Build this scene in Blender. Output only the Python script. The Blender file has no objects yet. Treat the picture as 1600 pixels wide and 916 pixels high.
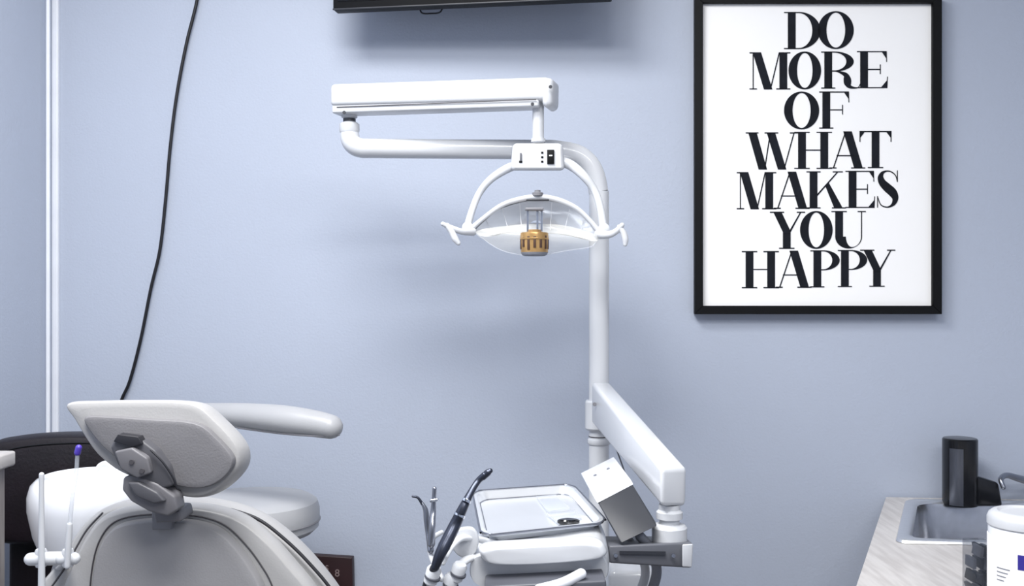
import bpy, bmesh, math, random
from mathutils import Vector, Matrix
random.seed(4)
F=1600.0; CH=1.40
sc=bpy.context.scene
sc.view_settings.view_transform='Standard'

# ---------------------------------------------------------------- helpers: image pixel coordinates to world points at a chosen depth
def P(px,py,d):
    return Vector(((px-800)/F*d, d, CH-(py-458)/F*d))
def WP(px,py,off=0.0):
    u=(px-800)/F
    d=(2.6-off)/(1+0.0875*u)
    return P(px,py,d)
WN=Vector((-0.0875,-1,0)).normalized()      # main wall normal (into the room)
WT=Vector((1,-0.0875,0)).normalized()       # along main wall

def lin(c):
    r=[]
    for v in c:
        v/=255.0
        r.append(v/12.92 if v<=0.04045 else ((v+0.055)/1.055)**2.4)
    return (*r,1)

# ---------------------------------------------------------------- materials
def mat(name,rgb,rough=0.5,metal=0.0,var=0.04,scale=8,bump=0.0,bscale=200,coat=0.0,stretch=None,rgb2=None,trans=0.0,alpha=1.0,spec=0.5):
    m=bpy.data.materials.new(name); m.use_nodes=True
    nt=m.node_tree; b=nt.nodes['Principled BSDF']
    tc=nt.nodes.new('ShaderNodeTexCoord'); mp=nt.nodes.new('ShaderNodeMapping')
    nt.links.new(tc.outputs['Object'],mp.inputs['Vector'])
    if stretch: mp.inputs['Scale'].default_value=stretch
    n=nt.nodes.new('ShaderNodeTexNoise'); n.inputs['Scale'].default_value=scale; n.inputs['Detail'].default_value=4
    nt.links.new(mp.outputs['Vector'],n.inputs['Vector'])
    cr=nt.nodes.new('ShaderNodeValToRGB')
    c=lin(rgb)
    c2=lin(rgb2) if rgb2 else tuple(min(1,v*(1+var)) for v in c[:3])+(1,)
    c1=c if rgb2 else tuple(v*(1-var) for v in c[:3])+(1,)
    cr.color_ramp.elements[0].position=0.35; cr.color_ramp.elements[1].position=0.65
    cr.color_ramp.elements[0].color=c1; cr.color_ramp.elements[1].color=c2
    nt.links.new(n.outputs['Fac'],cr.inputs['Fac']); nt.links.new(cr.outputs['Color'],b.inputs['Base Color'])
    b.inputs['Roughness'].default_value=rough; b.inputs['Metallic'].default_value=metal
    b.inputs['Coat Weight'].default_value=coat
    b.inputs['Specular IOR Level'].default_value=spec
    b.inputs['Transmission Weight'].default_value=trans
    b.inputs['Alpha'].default_value=alpha
    if bump>0:
        n2=nt.nodes.new('ShaderNodeTexNoise'); n2.inputs['Scale'].default_value=bscale
        nt.links.new(tc.outputs['Object'],n2.inputs['Vector'])
        bp=nt.nodes.new('ShaderNodeBump'); bp.inputs['Strength'].default_value=bump; bp.inputs['Distance'].default_value=0.002
        nt.links.new(n2.outputs['Fac'],bp.inputs['Height']); nt.links.new(bp.outputs['Normal'],b.inputs['Normal'])
    return m
M_wall=mat('wall_paint',(178,186,202),0.6,var=0.015,scale=2,bump=0.3,bscale=160)
M_ceil=mat('ceiling_paint',(205,205,205),0.8)
M_floor=mat('floor_vinyl',(104,102,102),0.35,var=0.08,scale=12)
M_nearwall=mat('grey_wall_paint',(150,155,165),0.7,var=0.02)
M_trim=mat('white_trim',(232,235,242),0.35)
M_white=mat('white_enamel',(208,210,214),0.25,coat=0.3,var=0.01)
M_plastic=mat('white_plastic',(200,202,206),0.35,var=0.015)
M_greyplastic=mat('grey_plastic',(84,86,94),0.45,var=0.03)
M_module=mat('charcoal_plastic',(46,48,54),0.5,var=0.03)
M_bar=mat('bar_grey',(92,94,101),0.42,var=0.03)
M_dgrey=mat('dark_grey_plastic',(46,48,55),0.45)
M_vinyl=mat('grey_beige_vinyl',(166,165,165),0.36,var=0.02,bump=0.12,bscale=300)
M_shell=mat('chair_shell',(146,145,147),0.5,var=0.03,bump=0.2,bscale=350)
M_hshell=mat('headrest_back_shell',(114,113,116),0.5,var=0.03,bump=0.2,bscale=350)
M_bracket=mat('bracket_grey',(120,120,125),0.4,var=0.03)
M_hinge=mat('hinge_grey',(78,78,83),0.42,var=0.04)
M_hinge2=mat('hinge_light_grey',(104,103,107),0.42,var=0.04)
M_seamgrey=mat('seam_grey',(70,68,72),0.6)
M_piping=mat('dark_piping',(34,34,40),0.5)
M_black=mat('black_frame',(5,6,9),0.5,spec=0.2)
M_matblack=mat('glossy_black_plastic',(14,15,19),0.22)
M_gloss=mat('black_gloss',(8,9,13),0.12,coat=0.5)
M_cable=mat('black_cable',(12,13,20),0.5)
M_paper=mat('poster_paper',(254,253,252),0.7,var=0.003)
M_ink=mat('poster_ink',(20,23,31),0.7,var=0.25,scale=25,spec=0.2)
M_chrome=mat('chrome',(205,210,220),0.12,1.0,var=0.02)
M_steel=mat('brushed_steel',(225,227,231),0.28,0.85,var=0.04,scale=30,stretch=(1,14,1))
M_basin=mat('basin_steel',(176,178,184),0.24,0.9,var=0.06,scale=30,stretch=(1,14,1))
M_rimsteel=mat('rim_steel',(150,153,162),0.3,0.95,var=0.08)
M_panel=mat('brushed_panel',(96,99,108),0.30,0.75,var=0.06,scale=40,stretch=(10,1,1))
M_traysteel=mat('tray_steel',(236,238,241),0.28,0.6,var=0.02)
M_dsteel=mat('dark_steel',(66,70,82),0.28,0.8,var=0.05)
M_leather=mat('dark_leather',(20,13,19),0.42,var=0.2,scale=20,bump=0.3,bscale=150)
M_counter=mat('laminate_worktop',(208,204,201),0.4,scale=9,stretch=(9,1.0,1),rgb2=(188,183,180))
M_wood=mat('grey_wood_laminate',(158,153,151),0.5,scale=8,stretch=(8,8,0.8),rgb2=(132,126,125))
M_brown=mat('dark_brown_wood',(44,22,25),0.45,var=0.2,scale=12)
M_sign=mat('sign_print',(140,122,122),0.6)
M_gold=mat('amber_brass',(186,148,96),0.28,0.6,var=0.12,scale=40)
M_slot=mat('slot_dark_brown',(70,48,36),0.5)
M_refl=mat('reflector_glass',(200,204,211),0.18,0.15,var=0.02,coat=0.4)
M_shield=mat('clear_shield',(244,241,228),0.12,alpha=0.26)
M_clear=mat('clear_plastic',(215,220,228),0.1,alpha=0.35)
M_smoke=mat('smoked_clear_plastic',(80,86,98),0.08,alpha=0.35)
M_purple=mat('purple_plastic',(78,60,170),0.4)
M_blue=mat('label_blue',(52,44,140),0.5)
M_seat=mat('stool_vinyl',(172,173,176),0.38,var=0.02,bump=0.1,bscale=300)
M_hose=mat('grey_hose',(124,127,136),0.45)
M_bag=mat('white_glossy',(230,232,237),0.2,coat=0.5,var=0.01)

# ---------------------------------------------------------------- object helpers
def top(name,loc,label,cat,group=None):
    e=bpy.data.objects.new(name,None); e.empty_display_size=0.05
    sc.collection.objects.link(e); e.location=loc
    e['label']=label; e['category']=cat
    if group: e['group']=group
    bpy.context.view_layer.update()
    return e
def finish(name,bm,m,parent=None,smooth=40,label=None):
    bmesh.ops.remove_doubles(bm,verts=bm.verts,dist=1e-6)
    bmesh.ops.recalc_face_normals(bm,faces=bm.faces)
    me=bpy.data.meshes.new(name)
    off=Vector((0,0,0))
    if parent:
        bpy.context.view_layer.update(); off=parent.matrix_world.translation.copy()
    else:
        xs=[v.co for v in bm.verts]
        off=Vector((sum(v.x for v in xs)/len(xs),sum(v.y for v in xs)/len(xs),min(v.z for v in xs)))
    bmesh.ops.translate(bm,verts=bm.verts,vec=-off)
    bm.to_mesh(me); bm.free()
    o=bpy.data.objects.new(name,me); sc.collection.objects.link(o)
    me.materials.append(m)
    if smooth:
        me.shade_smooth(); me.set_sharp_from_angle(angle=math.radians(smooth))
    if parent: o.parent=parent
    else: o.location=off
    if label: o['label']=label
    return o
def tag(o,label,cat,group=None):
    o['label']=label; o['category']=cat
    if group:o['group']=group
    return o
def structure(o): o['kind']='structure'; return o

def bm_hexa(bm,c,bev=0.0,seg=3):
    v=[bm.verts.new(p) for p in c]
    fs=[(0,1,2,3),(7,6,5,4),(0,4,5,1),(1,5,6,2),(2,6,7,3),(3,7,4,0)]
    faces=[bm.faces.new([v[i] for i in f]) for f in fs]
    if bev>0:
        ed=set(e for f in faces for e in f.edges)
        bmesh.ops.bevel(bm,geom=list(ed),offset=bev,segments=seg,profile=0.5,affect='EDGES')
def hexa(name,c,m,parent=None,bev=0.0,seg=3,label=None):
    bm=bmesh.new(); bm_hexa(bm,c,bev,seg); return finish(name,bm,m,parent,label=label)
def box_corners(cen,size,rot=None):
    x,y,z=[s/2 for s in size]; cen=Vector(cen)
    pts=[(-x,-y,z),(x,-y,z),(x,-y,-z),(-x,-y,-z),(-x,y,z),(x,y,z),(x,y,-z),(-x,y,-z)]
    R=rot if rot else Matrix.Identity(3)
    return [cen+R@Vector(p) for p in pts]
def rot(x=0,y=0,z=0):
    from mathutils import Euler
    return Euler((math.radians(x),math.radians(y),math.radians(z))).to_matrix()
def rbox(name,cen,size,m,parent=None,bev=0.003,r=None,seg=3,label=None):
    return hexa(name,box_corners(cen,size,r),m,parent,bev,seg,label)
def beam_corners(a,b,w,h,up=Vector((0,0,1)),ext=0):
    a=Vector(a);b=Vector(b); d=(b-a).normalized(); a=a-d*ext; b=b+d*ext
    s=d.cross(up).normalized(); u=s.cross(d).normalized()
    f=[a+s*w/2+u*h/2,b+s*w/2+u*h/2,b+s*w/2-u*h/2,a+s*w/2-u*h/2]
    k=[p-s*w for p in f]
    return f+k
def beam(name,a,b,w,h,m,parent=None,bev=0.004,ext=0,seg=4):
    return hexa(name,beam_corners(a,b,w,h,ext=ext),m,parent,bev,seg)
def cat(p,res):
    n=len(p); out=[]
    for i in range(n-1):
        p0=p[max(i-1,0)];p1=p[i];p2=p[i+1];p3=p[min(i+2,n-1)]
        for k in range(res):
            t=k/res
            out.append(0.5*((2*p1)+(-p0+p2)*t+(2*p0-5*p1+4*p2-p3)*t*t+(-p0+3*p1-3*p2+p3)*t**3))
    out.append(p[-1].copy()); return out
def bm_tube(bm,pts,rad,seg=16,res=6,flat=1.0,cap=True,up=Vector((0,0,1)),smooth=True):
    V=[Vector((p[0],p[1],p[2],r)) for p,r in zip(pts,rad)]
    Q=cat(V,res) if smooth and len(V)>2 else V
    C=[Vector(q[:3]) for q in Q]; R=[max(q[3],0.0003) for q in Q]
    n=len(C); rings=[]
    prev=None
    fr=[]
    for i in range(n):
        d=(C[min(i+1,n-1)]-C[max(i-1,0)])
        if d.length<1e-9: d=Vector((0,0,1))
        d.normalize()
        if prev is None:
            ref=up if abs(d.dot(up))<0.93 else Vector((1,0,0))
            s=d.cross(ref).normalized()
        else: s=(prev-d*prev.dot(d)).normalized()
        prev=s; fr.append((d,s,s.cross(d).normalized()))
    seq=[]
    if cap:
        d,s,u=fr[0]
        for a in (80,60,35,15): seq.append((C[0]-d*R[0]*math.sin(math.radians(a)),R[0]*math.cos(math.radians(a)),s,u))
    for i in range(n): seq.append((C[i],R[i],fr[i][1],fr[i][2]))
    if cap:
        d,s,u=fr[-1]
        for a in (15,35,60,80): seq.append((C[-1]+d*R[-1]*math.sin(math.radians(a)),R[-1]*math.cos(math.radians(a)),s,u))
    for c,r,s,u in seq:
        rings.append([bm.verts.new(c+s*r*math.cos(2*math.pi*k/seg)+u*r*flat*math.sin(2*math.pi*k/seg)) for k in range(seg)])
    for a,b in zip(rings,rings[1:]):
        for k in range(seg): bm.faces.new((a[k],a[(k+1)%seg],b[(k+1)%seg],b[k]))
    bm.faces.new(rings[0][::-1]); bm.faces.new(rings[-1])
def tube(name,pts,rad,m,parent=None,seg=16,res=6,flat=1.0,cap=True,smooth=True,label=None):
    if not isinstance(rad,(list,tuple)): rad=[rad]*len(pts)
    bm=bmesh.new(); bm_tube(bm,pts,rad,seg,res,flat,cap,smooth=smooth); return finish(name,bm,m,parent,50,label)
def tpx(name,L,m,parent=None,**k):
    return tube(name,[P(a,b,d) for a,b,d,r in L],[r*d/F for a,b,d,r in L],m,parent,**k)
def bm_lathe(bm,cen,prof,seg=40,sx=1,sy=1,R=None):
    cen=Vector(cen); rings=[]
    for r,z in prof:
        ring=[]
        for k in range(seg):
            a=2*math.pi*k/seg; p=Vector((r*math.cos(a)*sx,r*math.sin(a)*sy,z))
            if R: p=R@p
            ring.append(bm.verts.new(cen+p))
        rings.append(ring)
    for a,b in zip(rings,rings[1:]):
        for k in range(seg): bm.faces.new((a[k],a[(k+1)%seg],b[(k+1)%seg],b[k]))
    bm.faces.new(rings[0][::-1]); bm.faces.new(rings[-1])
def lathe(name,cen,prof,m,parent=None,seg=40,sx=1,sy=1,R=None,label=None):
    bm=bmesh.new(); bm_lathe(bm,cen,prof,seg,sx,sy,R); return finish(name,bm,m,parent,35,label)
def closed(p,res):
    n=len(p);out=[]
    for i in range(n):
        p0=p[i-1];p1=p[i];p2=p[(i+1)%n];p3=p[(i+2)%n]
        for k in range(res):
            t=k/res
            out.append(0.5*((2*p1)+(-p0+p2)*t+(2*p0-5*p1+4*p2-p3)*t*t+(-p0+3*p1-3*p2+p3)*t**3))
    return out
def pillow(name,pts,thick,m,parent=None,inset=0.18,bulge=0.25,res=5,direc=None,label=None):
    O=closed([Vector(p) for p in pts],res); n=len(O)
    c=sum(O,Vector())/n
    if direc is None: direc=Vector((0,1,0))
    direc=direc.normalized()
    bm=bmesh.new(); rings=[]
    prof=[]
    for a in range(-90,91,15):
        t=math.radians(a); prof.append((1-inset*(1-math.cos(t)), math.sin(t)*0.5))
    bul=[(0.05,1),(0.35,0.9),(0.65,0.6),(0.88,0.22)]
    seq=[(s*(1-inset),-0.5-bulge*b*0.5) for s,b in bul]
    full=seq+prof+[(s,-o) for s,o in seq[::-1]]
    for s,o in full:
        rings.append([bm.verts.new(c+(q-c)*s+direc*thick*o) for q in O])
    for a,b in zip(rings,rings[1:]):
        for k in range(n): bm.faces.new((a[k],a[(k+1)%n],b[(k+1)%n],b[k]))
    bm.faces.new(rings[0][::-1]); bm.faces.new(rings[-1])
    return finish(name,bm,m,parent,60,label)
def prism(name,pts,vec,m,parent=None,bev=0.003,label=None):
    bm=bmesh.new(); n=len(pts)
    a=[bm.verts.new(p) for p in pts]; b=[bm.verts.new(Vector(p)+vec) for p in pts]
    fs=[bm.faces.new(a),bm.faces.new(b[::-1])]
    for k in range(n): fs.append(bm.faces.new((a[k],b[k],b[(k+1)%n],a[(k+1)%n])))
    ed=set(e for f in fs for e in f.edges)
    if bev>0: bmesh.ops.bevel(bm,geom=list(ed),offset=bev,segments=3,profile=0.5,affect='EDGES')
    return finish(name,bm,m,parent,35,label)

# ================================================================= ROOM
H=2.75
cL=WP(84,458); cL.z=0
cR=cL+WT*3.3
bL=cL+WN*4.1; bR=cR+WN*4.1
def wallslab(name,a,b,out,m=M_wall,z0=0,z1=H,t=0.1):
    c=[Vector((a.x,a.y,z1)),Vector((b.x,b.y,z1)),Vector((b.x,b.y,z0)),Vector((a.x,a.y,z0))]
    o=hexa(name,c+[p+out*t for p in c],m); return structure(o)
wallslab('wall_far',cL,cR,-WN)
wallslab('wall_left',bL,cL,-WT)
wallslab('wall_right',cR,bR,WT)
wallslab('wall_near',bR,bL,WN,M_nearwall)
def slab(name,z0,z1,m):
    a=[cL-WT*.1-WN*.1,cR+WT*.1-WN*.1,bR+WT*.1+WN*.1,bL-WT*.1+WN*.1]
    c=[Vector((p.x,p.y,z1)) for p in a]+[Vector((p.x,p.y,z0)) for p in a]
    return structure(hexa(name,c,m))
slab('floor',-0.1,0,M_floor); slab('ceiling',H,H+0.1,M_ceil)
def strip(name,c,w,d,z0,z1,m):
    s=WT*w/2; f=WN*d
    base=[c-s+f,c+s+f,c+s,c-s]
    return structure(hexa(name,[Vector((p.x,p.y,z1)) for p in base]+[Vector((p.x,p.y,z0)) for p in base],m,bev=0.002))
strip('trim_1',cL+WT*0.0085,0.017,0.012,0.0,H,M_trim)
o=tube('trim_2',[Vector((cL.x-0.004,cL.y-0.05,z)) + WT*0.012 for z in (0.0,H)],0.0055,M_trim,smooth=False,cap=False); structure(o)
for nm,a,b,w in (('baseboard_far',cL,cR,WN),('baseboard_left',bL,cL,WT)):
    c=[Vector((a.x,a.y,.09)),Vector((b.x,b.y,.09)),Vector((b.x,b.y,0)),Vector((a.x,a.y,0))]
    structure(hexa(nm,[p+w*.012 for p in c]+c,M_trim))

# ================================================================= CABLE
cab=[(312,-120),(311,-40),(308,0),(291,70),(276,150),(266,230),(259,310),(250,390),(236,450),(220,530),(203,595),(188,632),(176,700),(170,800)]
o=tube('cable',[WP(a,b,0.012) for a,b in cab],0.0042,M_cable,seg=10)
tag(o,'thin black power cable hanging loosely down the blue wall','cable')

# ================================================================= TELEVISION
bl=P(520,16,2.48); br=P(955,-3,2.378); br.z=bl.z
al=(br-bl).normalized(); nb=Vector((0,0,1)).cross(al).normalized()
up=Vector((0,0,1))
tv=top('television',(bl+br)/2+nb*0.08,'flat black wall-mounted television tilted slightly on its bracket','television')
hh=0.39
def tvbox(name,x0,x1,z0,z1,y0,y1,m,bev=0.002):
    f=[bl+al*(x0)+up*z1+nb*y0,bl+al*(x1)+up*z1+nb*y0,bl+al*(x1)+up*z0+nb*y0,bl+al*(x0)+up*z0+nb*y0]
    return hexa(name,f+[p+nb*(y1-y0) for p in f],m,tv,bev)
w=(br-bl).length
tvbox('casing',0,w,0,hh,0,0.035,M_black,0.004)
tvbox('screen',0.012,w-0.012,0.02,hh-0.012,-0.0015,0.002,M_gloss,0)
tvbox('rim_strip',0.0,w,0.0,0.004,-0.002,0.001,M_dgrey,0.001)
tvbox('back_housing',w*.18,w*.82,0.03,hh*.8,0.034,0.065,M_black,0.008)
tvbox('wall_bracket',w*.42,w*.58,0.12,0.28,0.06,0.16,M_dgrey,0.002)
tube('cord',[bl+al*w*.30+nb*.05+up*.02,bl+al*w*.31+nb*.05-up*.001,bl+al*w*.345+nb*.05-up*.004,bl+al*w*.38+nb*.05-up*.001,bl+al*w*.39+nb*.05+up*.02],0.0020,M_cable,tv,seg=8)

# ================================================================= POSTER
po=top('poster',WP(1278,491,0.012),'black-framed typographic poster with bold black lettering on white','poster')
def frame_bar(bm,x0,y0,x1,y1,x2,y2,x3,y3):
    f=[WP(x0,y0,.035),WP(x1,y1,.035),WP(x2,y2,.035),WP(x3,y3,.035)]
    bm_hexa(bm,f+[p-WN*0.033 for p in f],0.0008,1)
X0,X1,Y0,Y1=1085.5,1472,-9,491; x0,x1,y0,y1=1098.5,1458,4,478
bm=bmesh.new()
frame_bar(bm,X0,Y0,X1,Y0,x1,y0,x0,y0)
frame_bar(bm,x0,y1,x1,y1,X1,Y1,X0,Y1)
frame_bar(bm,X0,Y0,x0,y0,x0,y1,X0,Y1)
frame_bar(bm,x1,y0,X1,Y0,X1,Y1,x1,y1)
finish('frame',bm,M_black,po)
f=[WP(1095,0,.020),WP(1462,0,.020),WP(1462,482,.020),WP(1095,482,.020)]
hexa('print',f+[p-WN*0.004 for p in f],M_paper,po)
bm=bmesh.new()
HR=1.7
class G:
    def __init__(s,ox,oy,W,Hh,T): s.ox,s.oy,s.W,s.H,s.T=ox,oy,W,Hh,T
    def poly(s,pts):
        bm.faces.new([bm.verts.new(WP(s.ox+x,s.oy+y,0.0212)) for x,y in pts])
    def rect(s,a,b,c,d): s.poly([(a,b),(c,b),(c,d),(a,d)])
    def stem(s,x,y0,y1,t=None,serT=True,serB=True,ext=6):
        t=t or s.T
        s.rect(x,y0,x+t,y1)
        if serT: s.rect(x-ext,y0,x+t+ext,y0+HR)
        if serB: s.rect(x-ext,y1-HR,x+t+ext,y1)
    def diag(s,xa,ya,xb,yb,t): s.poly([(xa,ya),(xa+t,ya),(xb+t,yb),(xb,yb)])
    def arc(s,cx,cy,rx,ry,irx,iry,a0,a1,n=28,icx=None):
        icx=cx if icx is None else icx
        for i in range(n):
            t0=math.radians(a0+(a1-a0)*i/n);t1=math.radians(a0+(a1-a0)*(i+1)/n)
            s.poly([(cx+rx*math.cos(t0),cy+ry*math.sin(t0)),(cx+rx*math.cos(t1),cy+ry*math.sin(t1)),
                    (icx+irx*math.cos(t1),cy+iry*math.sin(t1)),(icx+irx*math.cos(t0),cy+iry*math.sin(t0))])
    def stroke(s,pts,n=8):
        Q=cat([Vector(p) for p in pts],n)
        L=[]
        for i,q in enumerate(Q):
            a=Q[max(i-1,0)];b=Q[min(i+1,len(Q)-1)]
            d=Vector((b.x-a.x,b.y-a.y)).normalized(); nn=Vector((-d.y,d.x))*max(q.z,1.0)/2
            L.append(((q.x+nn.x,q.y+nn.y),(q.x-nn.x,q.y-nn.y)))
        for a,b in zip(L,L[1:]): s.poly([a[0],b[0],b[1],a[1]])
def letter(c,x,y,W,Hh=58,T=12.2):
    g=G(x,y,W,Hh,T); H_=Hh
    if c=='O': g.arc(W/2,H_/2,W/2,H_/2+.6,W/2-T*1.1,H_/2-HR,0,360,48)
    elif c=='D':
        g.stem(7,0,H_); sx=7+T
        g.rect(sx,0,sx+5,HR); g.rect(sx,H_-HR,sx+5,H_)
        g.arc(sx+5,H_/2,W-sx-5,H_/2,W-sx-5-T*1.05,H_/2-HR,-90,90)
    elif c in 'PR':
        g.stem(5,0,H_,ext=5); sx=5+T; bw=(W if c=='P' else W-9); hb=H_*0.54
        g.rect(sx,0,sx+3,HR); g.rect(sx,hb-HR,sx+3,hb)
        g.arc(sx+3,hb/2,bw-sx-3,hb/2,bw-sx-3-T*.95,hb/2-HR,-90,90)
        if c=='R':
            lx=bw-T*1.0-2
            g.stroke([(sx+2,hb-.8,1.5),(sx+9,hb,2.2),(lx+1,hb+5,7),(lx+4,hb+12,T*.95),(lx+5,H_-8,T*.9),(lx+9,H_-2.5,5),(W-3,H_-1.5,1.6),(W+1,H_-7,1.3)])
    elif c in 'EF':
        g.stem(5,0,H_,ext=5); sx=5+T
        g.rect(sx,0,W-2,HR); g.poly([(W-2.8,0),(W-1.5,0),(W-1,17),(W-2.3,17)]); g.poly([(W-9,HR),(W-2,HR),(W-2,12)])
        g.rect(sx,H_*.48,W-11,H_*.48+HR); g.rect(W-12.3,H_*.36,W-10.8,H_*.62)
        if c=='E':
            g.rect(sx,H_-HR,W-1,H_); g.poly([(W-1.8,H_),(W-.5,H_),(W+.3,H_-18),(W-1,H_-18)]); g.poly([(W-10,H_-HR),(W-1.5,H_-HR),(W-.5,H_-13)])
    elif c=='T':
        cx=W/2-T/2; g.stem(cx,0,H_,serT=False)
        g.rect(1,0,W-1,HR)
        g.rect(0,0,1.5,17); g.rect(W-1.5,0,W,17)
        g.poly([(1,HR),(8,HR),(1,11)]); g.poly([(W-1,HR),(W-8,HR),(W-1,11)])
    elif c=='H':
        g.stem(6,0,H_); g.stem(W-6-T,0,H_); g.rect(6+T,H_*.48,W-6-T,H_*.48+HR)
    elif c=='M':
        g.stem(5,0,H_,t=HR,serT=False,ext=5); g.rect(0,0,10,HR)
        mid=W*.43
        g.diag(5,0,mid-T*.4,H_,T*1.08); g.diag(W-5-T-1,0,mid+T*.35,H_,HR*1.1)
        g.stem(W-5-T,0,H_,ext=5,serT=False); g.rect(W-5-T,0,W,HR)
    elif c=='W':
        a=W*.30; b=W*.66
        g.diag(4,0,a-T*.35,H_,T*1.08); g.diag(W*.46,0,a+T*.35,H_,HR*1.1)
        g.diag(W*.40,0,b-T*.3,H_,T*1.08); g.diag(W-7,0,b+T*.4,H_,HR*1.1)
        g.rect(0,0,T+8,HR); g.rect(W*.36,0,W*.40+T+6,HR); g.rect(W-13,0,W,HR)
    elif c=='A':
        ap=W*.42
        g.diag(ap+1,0,5,H_,HR*1.15); g.diag(ap-2,0,W-5-T,H_,T*1.1)
        g.rect(W*.2,H_*.64,W*.68,H_*.64+HR)
        g.rect(0,H_-HR,11,H_); g.rect(W-10-T,H_-HR,W,H_)
    elif c=='K':
        g.stem(5,0,H_,ext=5); sx=5+T
        yk=H_*.66; g.poly([(W-13.5,0),(W-11,0),(sx-1,yk+1.5),(sx-1,yk-2)])
        t=.34*H_/yk; xk=(W-13)+(sx-(W-13))*t
        g.poly([(xk-3,H_*.40),(xk+2.5,H_*.31),(W-5,H_),(W-5-T*1.1,H_)])
        g.rect(W-21,0,W-5,HR); g.rect(W-10-T,H_-HR,W,H_)
    elif c=='Y':
        cx=W*.47-T/2
        g.poly([(5,0),(5+T*1.05,0),(cx+T,H_*.53),(cx+T,H_*.60),(cx,H_*.60),(cx,H_*.55)])
        g.poly([(W-8.5,0),(W-6.4,0),(cx+T,H_*.55),(cx+T-2,H_*.51)])
        g.stem(cx,H_*.58,H_,serT=False); g.rect(0,0,T+10,HR); g.rect(W-14,0,W-1,HR)
    elif c=='U':
        g.stem(6,0,H_*.7,serB=False); g.rect(W-6-HR,0,W-6,H_*.7); g.rect(W-13,0,W,HR)
        cx=W/2; rx=(W-12)/2
        g.arc(cx,H_*.69,rx,H_*.31+.6,rx-T*.95,H_*.31-HR,90,180,16,icx=cx+T*.42)
        g.arc(cx,H_*.69,rx,H_*.31+.6,rx-HR-T*.42,H_*.31-HR,0,90,16,icx=cx+T*.42)
    elif c=='S':
        k=W/37
        g.stroke([(33*k,17,1.1),(30.5*k,8,1.5),(24*k,2.2,1.8),(17*k,1,2.2),(10.5*k,4,5),(7.8*k,11,9),(10.5*k,19,11.5),(18*k,27,13.5),(26*k,34.5,13.5),(30*k,43,10),(28*k,51,6.5),(22.5*k,56,3),(16*k,57.2,1.8),(8*k,53.5,1.6),(3.5*k,42,1.1)],10)
        g.rect(32.5*k,0,33.9*k,18); g.rect(2.4*k,40,3.8*k,58)
lines=[(18,[('D',1224,58),('O',1278,56)]),
 (80.5,[('M',1171,64),('O',1232,51),('R',1283,60),('E',1339,48)]),
 (143,[('O',1225,55),('F',1280,48)]),
 (205.5,[('W',1165,82),('H',1241,59),('A',1296,56),('T',1343,50)]),
 (267.5,[('M',1151,62),('A',1209,56),('K',1260,62),('E',1321,46),('S',1368,38)]),
 (330,[('Y',1203,56),('O',1250,51),('U',1299,54)]),
 (391,[('H',1159,58),('A',1212,56),('P',1266,46),('P',1309,46),('Y',1344,56)])]
for y,L in lines:
    for c,x,W in L: letter(c,x,y+ (1278-x)*0.012,W)
finish('lettering',bm,M_ink,po,smooth=0)

# ================================================================= DENTAL LIGHT
DP=2.2
pc=P(935,458,DP)
dl=top('dental_light',(pc.x,pc.y,0),'white articulated dental examination light on a curved pole','dental light')
tpx('pole',[(936,1900,DP,16),(936,1300,DP,16),(936,700,DP,16),(936,340,DP,15.5),(935,300,DP,15.5),(926,265,DP,15.5),(905,243,DP,15.5),(870,235,DP,15.5),(840,234,DP,15.5),(700,233,DP,15.2),(590,232,DP,15.2),(562,231,DP,15.2),(549,222,DP,15),(546,206,DP,14.5)],M_white,dl,seg=28,cap=False)
lathe('pole_collar',P(936,690,DP),[(0.0235,-.006),(0.0245,-.004),(0.0245,.004),(0.0235,.006)],M_plastic,dl)
lathe('pole_seam',P(936,682,DP),[(0.0225,-.001),(0.0225,.001)],M_seamgrey,dl)
lathe('floor_base',(pc.x,pc.y,0),[(0.17,0.0),(0.17,0.02),(0.16,0.03),(0.05,0.045),(0.04,0.2),(0.023,0.22)],M_white,dl)
lathe('pivot_joint',P(546,196,DP),[(0.020,-.016),(0.0215,-.012),(0.0215,.002),(0.017,.006),(0.012,.007),(0.012,.016),(0.017,.0165),(0.017,.022)],M_plastic,dl)
lathe('pivot_ring',P(546,190,DP),[(0.0135,.0),(0.0135,.006)],M_dgrey,dl)
a=P(524,152,2.2); b=P(862,142,2.08)
beam('upper_arm',a,b,0.058,0.047,M_plastic,dl,bev=0.009)
a2=P(526,172,2.2); b2=P(846,161,2.085)
beam('arm_tray',a2,b2,0.05,0.022,M_plastic,dl,bev=0.004)
beam('arm_seam',P(526,167.5,2.172),P(838,155.5,2.058),0.001,0.0018,M_seamgrey,dl,bev=0)
beam('end_cap',P(852,148.5,2.075),P(869,148,2.069),0.066,0.060,M_plastic,dl,bev=0.012)
for q in ((538,176,2.163),(832,163,2.05),(860,136,2.03)):
    lathe('screw',P(*q),[(0.0035,0),(0.0035,0.003)],M_dgrey,dl,seg=12,R=rot(90))
tpx('spindle',[(841,165,2.09,9),(841,224,2.09,9)],M_plastic,dl,seg=20,smooth=False,cap=False)
lathe('spindle_ring',P(841,219,2.09),[(.0145,-.004),(.0145,.003)],M_plastic,dl)
cbx=hexa('control_box',[P(801,224,2.06),P(879,224,2.06),P(883,267,2.06),P(797,267,2.06),P(803,224,2.12),P(877,224,2.12),P(881,265,2.12),P(799,265,2.12)],M_plastic,dl,bev=0.009,seg=4)
f=[P(805,231,2.0595),P(876,231,2.0595),P(877,262,2.0595),P(804,262,2.0595)]
hexa('face_plate',f+[p+Vector((0,.002,0)) for p in f],M_white,cbx,bev=0)
def flatpx(name,x0_,y0_,x1_,y1_,d,m,par,t=.004,bev=0.0006):
    f=[P(x0_,y0_,d),P(x1_,y0_,d),P(x1_,y1_,d),P(x0_,y1_,d)]
    return hexa(name,f+[p+Vector((0,t,0)) for p in f],m,par,bev)
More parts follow.
